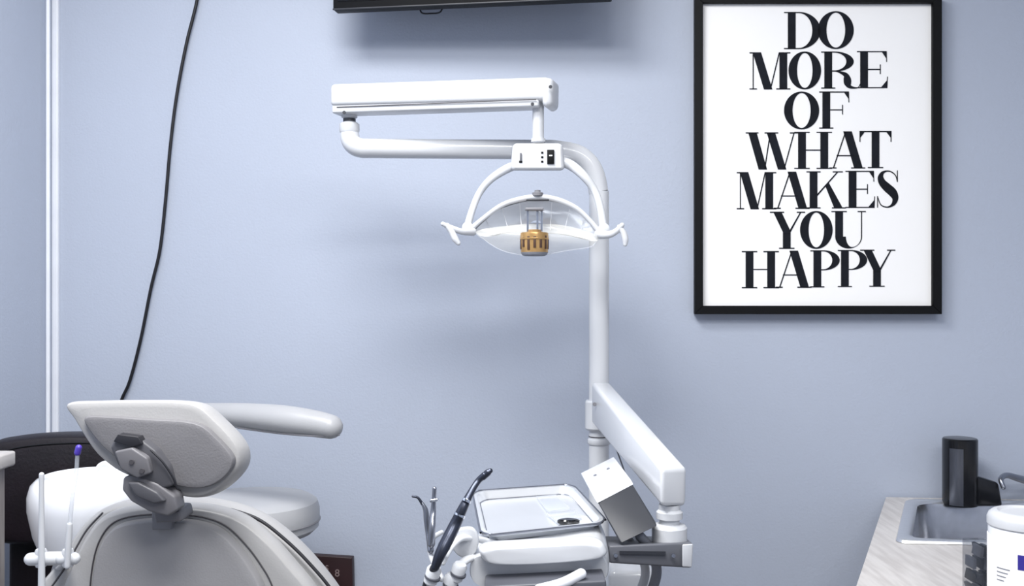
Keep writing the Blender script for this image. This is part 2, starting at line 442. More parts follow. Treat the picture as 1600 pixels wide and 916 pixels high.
flatpx('rocker_switch',855,234,866,256,2.056,M_black,cbx)
flatpx('switch_button',858,242,863,244,2.0545,M_trim,cbx,0.002,0)
for yy in (237,244,251): flatpx('indicator',845.5,yy,849,yy+3,2.058,M_black,cbx,0.002)
flatpx('toggle_switch',812.5,239,815,252,2.056,M_greyplastic,cbx); flatpx('indicator',811,251,816,254.5,2.058,M_black,cbx,.002)
tpx('yoke',[(806,258,2.08,7),(788,266,2.08,7),(766,281,2.07,6),(749,302,2.07,5.5),(738,328,2.06,5.5),(731,352,2.05,6)],M_white,dl,seg=18)
tpx('yoke',[(872,250,2.08,8),(893,259,2.08,8),(913,276,2.07,7),(929,298,2.07,6),(938,325,2.06,6),(943,358,2.05,7)],M_white,dl,seg=18)
# lamp head
lh=bpy.data.objects.new('lamp_head',None); sc.collection.objects.link(lh); lh.parent=dl
lh.location=P(838,350,2.04)-dl.location
bpy.context.view_layer.update()
HD=2.03
outl=[(742,363),(760,343),(788,324),(838,313),(885,321),(912,340),(932,366),(928,377),(885,368),(838,364),(795,364),(762,370)]
def dish(name,outl,d,depth,m,par):
    O=closed([P(x,y,d) for x,y in outl],5); n=len(O); c=sum(O,Vector())/n
    bm=bmesh.new(); rings=[]
    for s in [1,.93,.82,.68,.5,.3,.1]:
        rings.append([bm.verts.new(c+(q-c)*s+Vector((0,depth*(1-s*s),depth*.15*(1-s*s)))) for q in O])
    for s in [.1,.3,.5,.68,.82,.93,1.01]:
        rings.append([bm.verts.new(c+(q-c)*s+Vector((0,depth*(1-s*s)+.004,depth*.15*(1-s*s)+.002))) for q in O])
    for a,b in zip(rings,rings[1:]):
        for k in range(n): bm.faces.new((a[k],a[(k+1)%n],b[(k+1)%n],b[k]))
    return finish(name,bm,m,par,60)
dish('reflector',outl,HD,0.045,M_refl,lh)
tpx('top_rim',[(733,361,HD,4.5),(752,344,HD,3.8),(782,322,HD,4),(810,312,HD,4.4),(840,308,HD,4.6),(870,312,HD,4.4),(900,325,HD,4),(922,345,HD,3.8),(938,365,HD,4.5)],M_white,lh,seg=16)
for xa,ya,xb,yb in ((760,344,772,368),(785,326,795,362),(812,317,815,360),(862,317,860,360),(890,327,882,362),(912,345,905,368)):
    tube('reflector_rib',[P(xa,ya,HD-.001),P((xa+xb)/2,(ya+yb)/2,HD+.012),P(xb,yb,HD-.001)],.0006,M_plastic,lh,seg=6)
lathe('top_knob',P(840,303,HD),[(.011,-.004),(.011,.002),(.006,.004),(.006,.007),(.002,.008)],M_bracket,lh,seg=24)
rbox('top_clip',P(840,313,HD-.01),(.045,.012,.003),M_dgrey,lh,bev=.001)
so=[(744,362),(800,352),(838,350),(885,353),(932,368),(925,384),(885,391),(838,399),(795,394),(768,382)]
bm=bmesh.new(); O=closed([P(x,y,HD-.014) for x,y in so],5); c=sum(O,Vector())/len(O)
rg=[[bm.verts.new(c+(q-c)*s+Vector((0,-.016*(1-s*s),0))) for q in O] for s in (1,.75,.5,.2)]
for a_,b_ in zip(rg,rg[1:]):
    for k in range(len(O)): bm.faces.new((a_[k],a_[(k+1)%len(O)],b_[(k+1)%len(O)],b_[k]))
bm.faces.new(rg[-1]); finish('shield',bm,M_shield,lh,60,label='clear transparent shield')
tube('shield_edge',[P(x,y,HD-.014) for x,y in [(744,364),(768,383),(795,395),(838,400),(885,392),(925,385),(932,369)]],.0010,M_clear,lh,seg=8)
bc=P(835,380,1.985)
lathe('bulb_housing',bc,[(.022,-.019),(.0265,-.018),(.0275,.016),(.0265,.020),(.012,.021),(.012,.026)],M_gold,lh,seg=32,label='brass slotted bulb housing')
for k in range(14):
    a_=2*math.pi*(k+.5)/14
    hgt=.026-(k%3)*.004
    p=bc+Vector((.0270*math.cos(a_),.0270*math.sin(a_),.001-(k%2)*.002))
    rbox('slot',p,(.002,.0052,hgt),M_slot,lh,bev=.0005,r=rot(z=math.degrees(a_)))
lathe('housing_band',bc+Vector((0,0,.008)),[(.0282,-.0015),(.0286,0),(.0282,.0015)],M_gold,lh,seg=32)
lathe('bulb_lens',bc+Vector((0,0,-.018)),[(.020,-.007),(.024,-.005),(.0265,0),(.0265,.002)],M_hose,lh,seg=32)
for dx in (-.013,0.006,.014):
    rbox('bulb_strut',bc+Vector((dx,0.004,.042)),(.004,.004,.05),M_chrome,lh,bev=.0005)
rbox('bulb_socket',bc+Vector((0,0.006,.066)),(.036,.02,.006),M_bracket,lh,bev=.002)
tpx('handle',[(738,362,HD,7),(722,362,HD-.02,5),(707,357,HD-.03,4.5),(692,350,HD-.035,3.5)],M_white,lh,seg=14)
tpx('handle',[(699,353,HD-.033,4.5),(706,363,HD-.033,5),(711,373,HD-.033,5.5),(716,380,HD-.033,4)],M_white,lh,seg=14)
tpx('handle',[(936,366,HD,8),(950,367,HD-.02,6),(962,362,HD-.03,5),(972,352,HD-.035,4)],M_white,lh,seg=14)
tpx('handle',[(968,355,HD-.033,4.5),(974,364,HD-.033,5),(977,374,HD-.033,5),(977,382,HD-.033,3.5)],M_white,lh,seg=14)
for q in ((731,356,2.04),(943,358,2.04)):
    lathe('pivot',P(*q),[(.006,-.010),(.011,-.008),(.011,.012),(.006,.014)],M_white,lh,seg=20,R=rot(90))

# ================================================================= DELIVERY UNIT
du=top('dental_delivery_unit',(pc.x,pc.y,0.80),'white dental instrument console on a jointed spring arm','dental unit')
lathe('mounting_collar',P(936,650,DP),[(.027,-.03),(.030,-.026),(.030,.03),(.027,.034)],M_white,du,seg=32)
sa=hexa('spring_arm',[P(924,597,2.14),P(1033,731,1.60),P(1033,793,1.60),P(924,662,2.14),
      P(953,597,2.17),P(1074,731,1.63),P(1072,793,1.63),P(953,655,2.17)],M_white,du,bev=0.0085,seg=4)
lathe('screw',P(929,632,2.09),[(.004,-.004),(.004,.002)],M_bracket,du,seg=12,R=rot(90))
lathe('arm_joint',P(1046,800,1.635),[(.016,-.03),(.016,-.012),(.021,-.010),(.021,.000),(.017,.004),(.017,.012)],M_plastic,du,seg=28)
lathe('joint_ring',P(1046,806,1.635),[(.0165,-.002),(.0165,.002)],M_dgrey,du,seg=28)
lathe('swivel_ring',P(1046,832,1.635),[(.026,-.022),(.028,-.02),(.028,.008),(.025,.012),(.018,.014)],M_plastic,du,seg=32)
hexa('support_bar',[P(952,853,1.58),P(1082,848,1.60),P(1080,888,1.60),P(952,880,1.58),P(940,838,1.72),P(1070,838,1.74),P(1070,872,1.74),P(940,872,1.72)],M_bar,du,bev=.003)
hexa('bar_end_plate',[P(1066,851,1.585),P(1083,850,1.59),P(1081,887,1.59),P(1066,886,1.585),P(1066,851,1.60),P(1083,850,1.60),P(1081,887,1.60),P(1066,886,1.60)],M_plastic,du,bev=.002)
hexa('bar_slot',[P(968,861,1.5785),P(1040,862,1.588),P(1040,867,1.588),P(968,866,1.5785),P(968,861,1.59),P(1040,862,1.60),P(1040,867,1.60),P(968,866,1.59)],M_dgrey,du)
for sx_ in (962,1052): lathe('screw',P(sx_,868,1.579+(sx_-962)*.0001),[(.003,-.002),(.003,.003)],M_chrome,du,seg=12,R=rot(90))
tube('thin_wire',[P(958,690,2.14),P(966,710,2.0),P(975,735,1.9),P(985,765,1.8)],.0015,M_dgrey,du,seg=8)
TL=P(930,778,1.66);TR=P(984,750,1.70);BR=P(1028,822,1.60);BL=P(970,850,1.58)
bk=P(910,742,1.82)-TL
cm=hexa('control_module',[TL,TR,BR,BL]+[p+bk for p in (TL,TR,BR,BL)],M_module,du,bev=.003,label='grey angled box with white cap')
nrm=(TL-BL).normalized()
tp=[TL+nrm*.001,TR+nrm*.001,TR+bk+nrm*.001,TL+bk+nrm*.001]
def grow(ps,k):
    c=sum(ps,Vector())/4; return [c+(p-c)*k for p in ps]
tp=grow(tp,1.05)
hexa('module_cap',[p+nrm*.003 for p in tp]+[p-nrm*.012 for p in tp],M_bag,cm,bev=.002,label='white cap')
for t in (.3,.68):
    q=tp[3].lerp(tp[2],t).lerp(tp[0].lerp(tp[1],t),.35)+nrm*.0032
    lathe('port',q,[(.003,-.001),(.003,.001)],M_hose,cm,seg=16,R=nrm.to_track_quat('Z','Y').to_matrix())
pod=[(742,850),(752,838),(800,835),(870,832),(925,830),(942,838),(950,856),(946,872),(925,880),(850,886),(780,889),(752,882),(741,868)]
pillow('console_body',[P(x,y,1.60) for x,y in pod],0.24,M_white,du,inset=.06,bulge=.03,direc=Vector((0.05,1,0)))
pillow('console_lip',[P(x,y,1.475) for x,y in [(752,853),(800,849),(870,845),(930,843),(946,854),(943,866),(900,872),(820,877),(765,876),(751,866)]],0.05,M_white,du,inset=.12,bulge=.03)
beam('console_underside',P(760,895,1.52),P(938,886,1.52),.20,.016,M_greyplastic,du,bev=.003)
tpx('instrument_bracket',[(770,848,1.54,8),(742,842,1.51,9),(718,842,1.48,8),(702,858,1.45,6.5),(692,880,1.42,5)],M_white,du,seg=20,flat=.6)
tpx('instrument_bracket',[(768,876,1.53,8),(738,872,1.49,9),(718,884,1.46,8),(706,908,1.42,6)],M_white,du,seg=20,flat=.6)
tpx('instrument_bracket',[(690,832,1.50,3.5),(676,842,1.49,4),(672,862,1.48,4),(680,885,1.45,5),(690,905,1.43,5)],M_plastic,du,seg=16)
flap=[(700,838),(716,826),(738,824),(748,840),(744,862),(730,872),(712,864)]
pillow('side_flap',[P(x,y,1.50) for x,y in flap],.012,M_plastic,du,inset=.1,bulge=.2)
for k,(x,y) in enumerate(((704,910),(716,893),(676,898))):
    lathe('instrument_clip',P(x,y,1.42-.005*k),[(.006,-.016),(.0095,-.012),(.0105,.008),(.008,.012)],M_white,du,seg=20,R=rot(12,18,0))
    lathe('clip_ring',P(x,y+4,1.42-.005*k),[(.0102,-.002),(.0112,-.0015),(.0112,.0015),(.0102,.002)],M_greyplastic,du,seg=20,R=rot(12,18,0))
for k in range(8):
    x=765+k*21
    tpx('hanging_coupler',[(x,896,1.50,5.5),(x+3,912,1.50,5.0),(x+4,945,1.50,4.5)],(M_dgrey,M_bracket,M_white)[k%3],du,seg=12)
tpx('handle',[(842,921,1.42,8),(878,912,1.42,8.5),(908,897,1.43,8.5)],M_bag,du,seg=18)
tpx('hose',[(1000,838,1.62,8),(1018,862,1.64,8),(1026,895,1.66,8),(1014,935,1.68,8),(990,1000,1.7,8)],M_hose,du,seg=14)
tpx('hose',[(985,846,1.66,7),(1002,868,1.68,7),(1008,900,1.70,7),(992,940,1.72,7),(960,1000,1.75,7)],M_plastic,du,seg=14)
rbox('junction_box',P(985,925,1.95),(.09,.08,.10),M_white,du,bev=.012)
tube('junction_stem',[P(985,945,1.95),Vector((pc.x,pc.y-.02,.82))],.012,M_white,du,smooth=False)
# tray
zt=1.040
def gp(px,py,z=zt):
    d=(CH-z)*F/(py-458); return P(px,py,d)
q=[gp(738,768),gp(895,757),gp(950,817),gp(752,838)]   # BL BR FR FL
def bil(u,v): return (q[3]*(1-u)+q[2]*u)*(1-v)+(q[0]*(1-u)+q[1]*u)*v
def rr(k,inset,n=8,rad=.12):
    pts=[]
    for cx,cy,a0 in ((1-rad,1-rad,0),(rad,1-rad,90),(rad,rad,180),(1-rad,rad,270)):
        for i in range(n+1):
            a_=math.radians(a0+90*i/n); pts.append((cx+rad*math.cos(a_),cy+rad*math.sin(a_)))
    return [bil(.5+(x-.5)*(1-inset),.5+(y-.5)*(1-inset))+Vector((0,0,k)) for x,y in pts]
bm=bmesh.new(); rings=[[bm.verts.new(p) for p in rr(k,i)] for k,i in ((-.014,.15),(-.013,.12),(-.001,.075),(.0005,.065),(.0005,.015),(-.001,.0),(-.003,-.002),(-.0035,.01),(-.002,.07),(-.0145,.12),(-.0155,.15))]
for a_,b_ in zip(rings,rings[1:]):
    n=len(a_)
    for k in range(n): bm.faces.new((a_[k],a_[(k+1)%n],b_[(k+1)%n],b_[k]))
bm.faces.new(rings[0]); bm.faces.new(rings[-1])
tr=top('instrument_tray',bil(.5,.5)-Vector((0,0,.0155)),'shallow stainless steel instrument tray on the white console','tray')
finish('tray_pan',bm,M_traysteel,tr)
lp=rr(.0002,-.002); lp.append(lp[0])
tube('rolled_rim',lp,.0018,M_rimsteel,tr,seg=8,res=2,cap=False)
lp=rr(-.0125,.125); lp.append(lp[0])
tube('inner_bead',lp,.0009,M_rimsteel,tr,seg=6,res=2,cap=False)
zi=zt-.0135
def onq(u,v,z): 
    p=bil(u,v); return Vector((p.x,p.y,z))
f=[onq(.60,.86,zi+.006),onq(.80,.88,zi+.006),onq(.83,.50,zi+.006),onq(.62,.48,zi+.006)]
tag(hexa('sterile_pouch',f+[p-Vector((0,0,.0045)) for p in f],M_clear,bev=.001),'clear plastic pouch lying on the steel tray','pouch')
f=[onq(.60,.42,zi+.007),onq(.86,.44,zi+.007),onq(.86,.26,zi+.007),onq(.64,.24,zi+.007)]
tag(hexa('sterile_pouch',f+[p-Vector((0,0,.0055)) for p in f],M_clear,bev=.001),'clear wrapper with small dark parts on the steel tray','pouch')
p0=onq(.73,.20,zi+.007)
tag(lathe('mirror_head',p0,[(.012,-.0055),(.015,-.003),(.015,.001),(.012,.003)],M_gloss,seg=28,sx=1.2,sy=.7),'small black oval mirror lying on the steel tray','mirror')
hexa('tray_support',[onq(.2,.85,zi-.004),onq(.8,.85,zi-.004),onq(.8,.15,zi-.004),onq(.2,.15,zi-.004)]+[onq(u,v,zi-.03) for u,v in ((.2,.85),(.8,.85),(.8,.15),(.2,.15))],M_white,du,bev=.003)

def handpiece(label,L,m):
    pts=[P(a,b,d) for a,b,d,r in L]
    e=top('dental_handpiece',pts[-1],label,'handpiece')
    tube('handpiece_body',pts,[r*d/F for a,b,d,r in L],m,e,seg=18)
    return e
hp=handpiece('dark steel dental drill handpiece standing in its holder',[(757,743,1.44,5.5),(747,752,1.44,5),(735,771,1.43,5.5),(722,797,1.42,7.8),(712,818,1.42,9.2),(700,842,1.41,9.8),(688,866,1.40,9),(680,886,1.40,7)],M_dsteel)
tpx('drill_head',[(755,746,1.44,5),(762,739,1.44,5.5),(766,736,1.44,4)],M_dsteel,hp,seg=16)
for (x,y,r) in ((729,783,7.2),(718,806,9.1),(707,829,10.2),(694,854,10.1)):
    dirv=(P(688,866,1.4)-P(735,771,1.43)).normalized()
    lathe('grip_ring',P(x,y,1.42),[(r*1.41/F,-.002),(r*1.41/F*1.04,0),(r*1.41/F,.002)],M_chrome,hp,seg=24,R=dirv.to_track_quat('Z','Y').to_matrix())
tpx('hose',[(681,884,1.40,7),(668,905,1.41,5),(660,935,1.42,5)],M_dgrey,hp,seg=12)
h2=handpiece('slim steel air and water syringe with angled nozzle',[(660,787,1.48,2.5),(665,797,1.48,4),(667,812,1.48,5),(670,835,1.48,5),(673,860,1.47,5)],M_rimsteel)
tpx('nozzle',[(645,776,1.48,1.8),(653,778,1.48,2),(660,788,1.48,2.5)],M_dsteel,h2,seg=10)
h3=handpiece('slim polished steel scaler handpiece upright in holder',[(679,764,1.47,3.5),(678,780,1.47,3.5),(677,800,1.47,4.5),(675,825,1.46,5.5),(674,850,1.46,6)],M_rimsteel)
tpx('button',[(673,783,1.465,2.5),(683,781,1.465,2.5)],M_chrome,h3,seg=10)

# ================================================================= PATIENT CHAIR
pcx=P(290,900,1.75)
ch=top('dental_chair',(pcx.x,pcx.y+.1,0),'reclining dental patient chair in grey-beige vinyl with headrest','chair')
CD=1.60
out=[(-10,1010),(55,925),(100,872),(128,828),(158,797),(205,781),(270,777),(335,782),(392,797),(440,825),(490,872),(538,935),(575,1010),(560,1120),(300,1140),(40,1120)]
pillow('back_cushion',[P(x,y,CD+.07) for x,y in out],0.07,M_vinyl,ch,inset=.05,bulge=.1,res=6)
mid=[(85,1010),(100,930),(118,880),(140,835),(168,803),(215,789),(270,786),(330,790),(382,806),(422,836),(462,880),(500,930),(528,1010),(520,1100),(300,1120),(100,1100)]
pillow('back_frame',[P(x,y,CD) for x,y in mid],0.05,M_vinyl,ch,inset=.05,bulge=.1,res=6)
sh=[(146,1000),(146,930),(152,880),(163,846),(182,822),(215,812),(265,810),(312,814),(346,826),(374,852),(398,886),(416,922),(440,1000),(430,1070),(300,1085),(165,1070)]
pillow('back_shell',[P(x,y,CD-.03) for x,y in sh],0.035,M_shell,ch,inset=.04,bulge=.25,res=6)
tube('piping',[P(x+2,y+5,CD+.026) for x,y in [(360,792),(400,806),(436,832),(478,872),(522,926),(560,1000)]],.0028,M_piping,ch,seg=8)
tube('piping',[P(x,y,CD+.02) for x,y in [(60,945),(100,890),(118,858),(136,828),(160,802)]],.0016,M_seamgrey,ch,seg=8)
tube('seam',[P(x,y,CD-.0265) for x,y in [(140,1000),(140,930),(146,876),(158,840),(179,816),(215,806),(265,804),(314,808),(351,821),(381,848),(407,882),(427,920),(450,1000)]],.0012,M_seamgrey,ch,seg=8)
tube('frame_edge',[P(x,y,CD-.012) for x,y in [(280,792),(330,797),(376,812),(414,842),(452,886),(488,934),(515,1010)]],.0012,M_seamgrey,ch,seg=8)
ho=[(113,630),(160,626),(230,625),(290,626),(322,633),(348,655),(374,682),(386,704),(385,728),(368,751),(342,770),(314,777),(282,771),(235,752),(195,735),(165,712),(146,688),(126,655)]
def hdep(x,y): return 1.53+(700-y)*.00005
pillow('headrest',[P(x,y,hdep(x,y)) for x,y in ho],0.05,M_vinyl,ch,inset=.06,bulge=.1,res=5,direc=Vector((0.1,1,-0.1)))
hs=[(134,652),(175,650),(235,654),(290,657),(320,665),(342,684),(362,706),(368,722),(358,741),(338,756),(314,762),(285,759),(240,744),(200,725),(172,705),(149,681)]
pillow('headrest_shell',[P(x,y,hdep(x,y)-.029) for x,y in hs],0.018,M_hshell,ch,inset=.04,bulge=.2,res=5)
def pr(name,L,d,t,m,bev=.003): return prism(name,[P(x,y,d) for x,y in L],Vector((0,t,0)),m,ch,bev)
pr('headrest_bracket',[(172,700),(179,684),(222,688),(243,704),(262,730),(270,760),(240,768),(208,750),(184,728)],1.47,.035,M_hinge,.004)
pr('bracket_slot',[(177,690),(184,679),(216,683),(222,694),(205,699)],1.464,.02,M_piping,.001)
pr('bracket_plate',[(178,706),(206,700),(230,716),(236,740),(214,748),(188,734)],1.458,.02,M_hinge2,.003)
pr('adjuster_arm',[(192,746),(210,742),(246,756),(274,776),(278,798),(262,808),(232,800),(204,784),(190,766)],1.468,.036,M_hinge2,.004)
pr('locking_lever',[(198,754),(216,754),(246,770),(258,784),(240,788),(212,776)],1.458,.012,M_hinge,.003)
for (x,y) in ((206,722),(222,736)): lathe('screw',P(x,y,1.457),[(.0035,-.002),(.0035,.002)],M_seamgrey,ch,seg=14,R=rot(90))
tpx('bracket_edge',[(236,704,1.462,1.8),(254,722,1.462,1.8),(270,746,1.466,1.8),(277,764,1.47,1.8)],M_piping,ch,seg=8)
pr('neck_socket',[(238,798),(280,798),(284,816),(242,818)],1.50,.06,M_hinge2,.004)
rbox('neck_post',P(256,790,1.55),(.03,.02,.07),M_bracket,ch,bev=.002)
seat=[Vector((x,y,.62)) for x,y in ((-.60,1.78),(-.30,1.68),(-.15,1.78),(-.10,1.98),(-.20,2.06),(-.36,2.06),(-.55,1.98),(-.62,1.88))]
pillow('seat_cushion',seat,0.10,M_vinyl,ch,inset=.08,bulge=.1,direc=Vector((0,0,1)))
leg=[P(600,1000,1.95),P(760,918,2.02),P(770,908,2.13),P(640,908,2.16),P(560,980,2.12)]
for p,z in zip(leg,(.64,.70,.715,.70,.64)): p.z=z
pillow('leg_rest',leg,0.06,M_vinyl,ch,inset=.1,bulge=.1,direc=Vector((0,0,1)))
sc_=sum(seat,Vector())/len(seat)
lathe('pedestal',(sc_.x,sc_.y-.03,0),[(.17,0),(.17,.03),(.16,.05),(.11,.08),(.10,.50),(.13,.57)],M_white,ch)
rbox('back_support',(sc_.x-.12,1.72,.72),(.12,.06,.30),M_shell,ch,bev=.01)

# ================================================================= STOOL
scn=P(392,790,2.34)
st=top('dental_stool',(scn.x,scn.y,0),'round grey vinyl dental stool with curved body support arm','stool')
R_=.155; zt_=CH-(776-458)/F*2.34
lathe('seat',(scn.x,scn.y,zt_),[(.12,-.085),(.14,-.082),(R_-.002,-.07),(R_,-.05),(R_,-.03),(R_-.006,-.012),(R_-.02,-.003),(R_-.05,.001),(.05,.002),(.01,.002)],M_seat,st,seg=56)
lathe('seat_piping',(scn.x,scn.y,zt_-.055),[(R_-.003,-.003),(R_+.002,-.001),(R_+.002,.001),(R_-.003,.003)],M_bracket,st,seg=56)
tpx('support_arm',[(285,646,2.36,17),(330,648,2.32,19),(380,650,2.27,21),(440,655,2.22,23),(490,662,2.20,22),(516,667,2.19,20)],M_seat,st,seg=28,flat=.95)
tpx('arm_seam',[(372,669,2.25,1.3),(440,678,2.20,1.3),(500,682,2.175,1.3),(530,680,2.18,1.3)],M_bracket,st,seg=8)
tube('arm_bracket',[P(310,652,2.33),P(300,700,2.34),P(300,790,2.34),P(330,825,2.34),P(392,832,2.34)],.012,M_chrome,st)
lathe('gas_column',(scn.x,scn.y,0),[(.03,.09),(.03,.45),(.018,.46),(.018,zt_-.08)],M_chrome,st,seg=24)
for k in range(5):
    a_=math.radians(72*k+20); dx=Vector((math.cos(a_),math.sin(a_),0))
    b0=Vector((scn.x,scn.y,.11))
    beam('base_leg',b0+dx*.02,b0+dx*.17-Vector((0,0,.03)),.035,.025,M_dgrey,st)
    lathe('caster',b0+dx*.17+Vector((0,0,-.11)),[(.012,0),(.022,.006),(.022,.045),(.01,.07)],M_black,st,seg=16)

# ================================================================= DARK LEATHER CHAIR
lc=P(80,700,2.30)
dc=top('armchair',(lc.x,lc.y,0),'dark brown leather chair with rounded padded back','chair')
bo=[(-30,720),(-5,690),(30,681),(80,676),(130,675),(170,678),(192,692),(200,730),(195,820),(160,850),(60,850),(-10,840),(-32,790)]
pillow('backrest',[P(x,y,2.30+(850-y)*.0002) for x,y in bo],.08,M_leather,dc,inset=.12,bulge=.2,direc=Vector((0,1,0)))
tube('back_seam',[P(x,y,2.258) for x,y in [(-10,712),(30,700),(90,694),(150,694),(182,704)]],.002,M_black,dc,seg=8)
rbox('seat',(lc.x,lc.y+.15,.55),(.30,.28,.10),M_leather,dc,bev=.03)
rbox('back_upright',(lc.x,lc.y+.02,.70),(.20,.03,.32),M_leather,dc,bev=.01)
for sx in (-1,1):
    for sy in (-1,1):
        tube('leg',[Vector((lc.x+sx*.12,lc.y+.15+sy*.11,.51)),Vector((lc.x+sx*.13,lc.y+.15+sy*.12,0.012))],.012,M_black,dc,smooth=False,seg=12)

# ================================================================= CUSPIDOR
cc=P(140,800,1.98)
cu=top('cuspidor',(cc.x,cc.y,0),'glossy white rounded cuspidor unit beside the chair','cuspidor')
zc=CH-(742-458)/F*1.98
lathe('housing',(cc.x,cc.y,zc),[(.05,-.17),(.085,-.15),(.100,-.11),(.110,-.06),(.110,-.035),(.104,-.014),(.094,-.004),(.084,.001),(.072,-.003),(.055,-.02),(.01,-.03)],M_bag,cu,seg=48,sx=1,sy=1.05)
lathe('column',(cc.x,cc.y,0),[(.09,0),(.09,.02),(.06,.05),(.055,zc-.16)],M_white,cu)
tpx('spout',[(176,760,1.98,5),(177,735,1.98,5),(168,725,1.98,5),(156,728,1.98,4),(150,737,1.98,3)],M_bag,cu,seg=12)
# ================================================================= SUCTION HOLDER
vv=P(150,880,1.60)
ah=top('suction_holder',vv-Vector((0,0,.06)),'white horizontal holder bar for suction tips beside the chair','holder')
tpx('holder_bar',[(48,874,1.5,10),(80,873,1.5,10.5),(100,873,1.52,10),(95,880,1.62,10),(90,895,1.78,10)],M_white,ah,seg=24)
tpx('holder_end',[(96,873,1.5,10),(116,873,1.5,9.5)],M_white,ah,seg=20,smooth=False)
for x in (64,106):
    lathe('holder_ring',P(x,872,1.5),[(.007,-.013),(.0085,-.010),(.0085,.010),(.007,.013)],M_plastic,ah,seg=24)
v=P(90,895,1.78)
tube('holder_post',[v,Vector((cc.x-.01,cc.y-.12,.86)),Vector((cc.x,cc.y-.06,.84))],.011,M_white,ah,seg=14)
e=top('suction_tip',P(65,905,1.485),'white plastic high-volume suction tip held upright','suction tip')
tpx('tip_tube',[(65,742,1.485,4),(65,790,1.485,4),(65,850,1.485,4.8),(65,935,1.485,5.5)],M_plastic,e,seg=16)
e=top('saliva_ejector',P(104,880,1.485),'translucent saliva ejector tube with purple tip','saliva ejector')
tpx('ejector_tube',[(121,706,1.485,3.2),(119,740,1.485,3.2),(113,780,1.485,3.2),(108,830,1.485,3.4)],M_clear,e,seg=14)
tpx('purple_tip',[(123,700,1.485,5),(121,708,1.485,5)],M_purple,e,seg=14,smooth=False,label='purple tip')
tpx('ejector_valve',[(109,820,1.485,4.2),(107,850,1.485,5),(105,885,1.485,4.5)],M_plastic,e,seg=16)

# ================================================================= LEFT CABINET
xr=-1.005; yb=2.055
zt2=CH-(704-458)/F*2.06
cb=top('cabinet',(xr-.11,yb-.16,0),'grey wood-grain laminate cabinet with pale worktop','cabinet')
rbox('body',(xr-.115,yb-.16,(zt2-.03)/2),(.215,.30,zt2-.03),M_wood,cb,bev=.002)
rbox('cabinet_top',(xr-.11,yb-.16,zt2-.015),(.235,.33,.03),M_counter,cb,bev=.005)
rbox('door',(xr-.115,yb-.318,.52),(.20,.016,.94),M_wood,cb,bev=.002)
rbox('handle',(xr-.04,yb-.33,.80),(.012,.014,.12),M_chrome,cb,bev=.003)

# ================================================================= BROWN PLAQUE
pq=top('wall_sign',WP(500,950,.01),'dark brown wooden sign with small pale characters','sign')
f=[WP(425,864,.025),WP(550,872,.025),WP(552,975,.025),WP(425,975,.025)]
hexa('sign_board',f+[p-WN*.024 for p in f],M_brown,pq,bev=.002)
def txt(name,s,loc,size,m,par,nrmz=0):
    cu_=bpy.data.curves.new('t','FONT'); cu_.body=s; cu_.size=size; cu_.extrude=.0004; cu_.offset=.0002
    ob=bpy.data.objects.new('t',cu_); sc.collection.objects.link(ob)
    bpy.context.view_layer.update()
    dg=bpy.context.evaluated_depsgraph_get()
    me=bpy.data.meshes.new_from_object(ob.evaluated_get(dg)); bpy.data.objects.remove(ob)
    me.transform(rot(90,0,nrmz).to_4x4()); me.materials.clear(); me.materials.append(m)
    o=bpy.data.objects.new(name,me); sc.collection.objects.link(o); bpy.context.view_layer.update()
    o.parent=par; o.location=Vector(loc)-par.matrix_world.translation
    return o
txt('lettering','8',WP(523,901,.0262),.026,M_sign,pq,-5)
txt('lettering','S',WP(508,892,.0262),.020,M_sign,pq,-5)

# ================================================================= RIGHT COUNTER
zc=.90
def gpz(px,py,z=zc): 
    d=(CH-z)*F/(py-458); return P(px,py,d)
A=gpz(1380,778); B=gpz(1326,950)
def on_wall(X,off): return Vector((X,2.6-.0875*X-off,zc))
C0=on_wall(A.x+.01,.012); 
D0=on_wall(1.75,.012)
lf=(B-A).normalized()
FL=A+lf*1.05
sk=[gpz(1414,784),gpz(1600,784),gpz(1640,850),gpz(1404,850)]
s_bl,s_br,s_fr,s_fl=[Vector((p.x,p.y,zc)) for p in sk]
wt=(D0-C0).normalized()
Wd=(D0-C0).length; Ld=(FL-C0).length; ld=(FL-C0).normalized()
def cp(u,v,z=0): return C0+wt*u+ld*v+Vector((0,0,z))
def uv(p):
    r=p-C0; det=wt.x*ld.y-wt.y*ld.x
    return ((r.x*ld.y-r.y*ld.x)/det,(wt.x*r.y-wt.y*r.x)/det)
u0,v0=uv(s_bl); _,v1=uv(s_fl); u1=u0+.46
wk=top('worktop',C0+Vector((.3,-.3,-.04)),'pale laminate worktop with streaky grain around the sink','worktop')
bm=bmesh.new()
def sl(a,b,c,d):
    f=[cp(a,c),cp(b,c),cp(b,d),cp(a,d)]
    bm_hexa(bm,f+[p-Vector((0,0,.038)) for p in f],0)
ins=.010
us=[0,u0+ins,u1-ins,Wd]; vs=[0,v0+ins,v1-ins,Ld]
for i in range(3):
    for j in range(3):
        if i==1 and j==1: continue
        sl(us[i],us[i+1],vs[j],vs[j+1])
finish('worktop_slab',bm,M_counter,wk,smooth=0)
def ring(uA,uB,vA,vB,z,rad,n=6):
    pts=[]
    for cx,cy,a0 in ((uB-rad,vB-rad,0),(uA+rad,vB-rad,90),(uA+rad,vA+rad,180),(uB-rad,vA+rad,270)):
        for i in range(n+1):
            a_=math.radians(a0+90*i/n); pts.append(cp(cx+rad*math.cos(a_),cy+rad*math.sin(a_),z))
    return pts
def rings_mesh(spec,close):
    bm=bmesh.new()
    rings=[[bm.verts.new(p) for p in ring(u0+i,u1-i,v0+i,v1-i,z,r)] for i,z,r in spec]
    for a_,b_ in zip(rings,rings[1:]):
        n=len(a_)
        for k in range(n): bm.faces.new((a_[k],a_[(k+1)%n],b_[(k+1)%n],b_[k]))
    if close: bm.faces.new(rings[-1])
    return bm
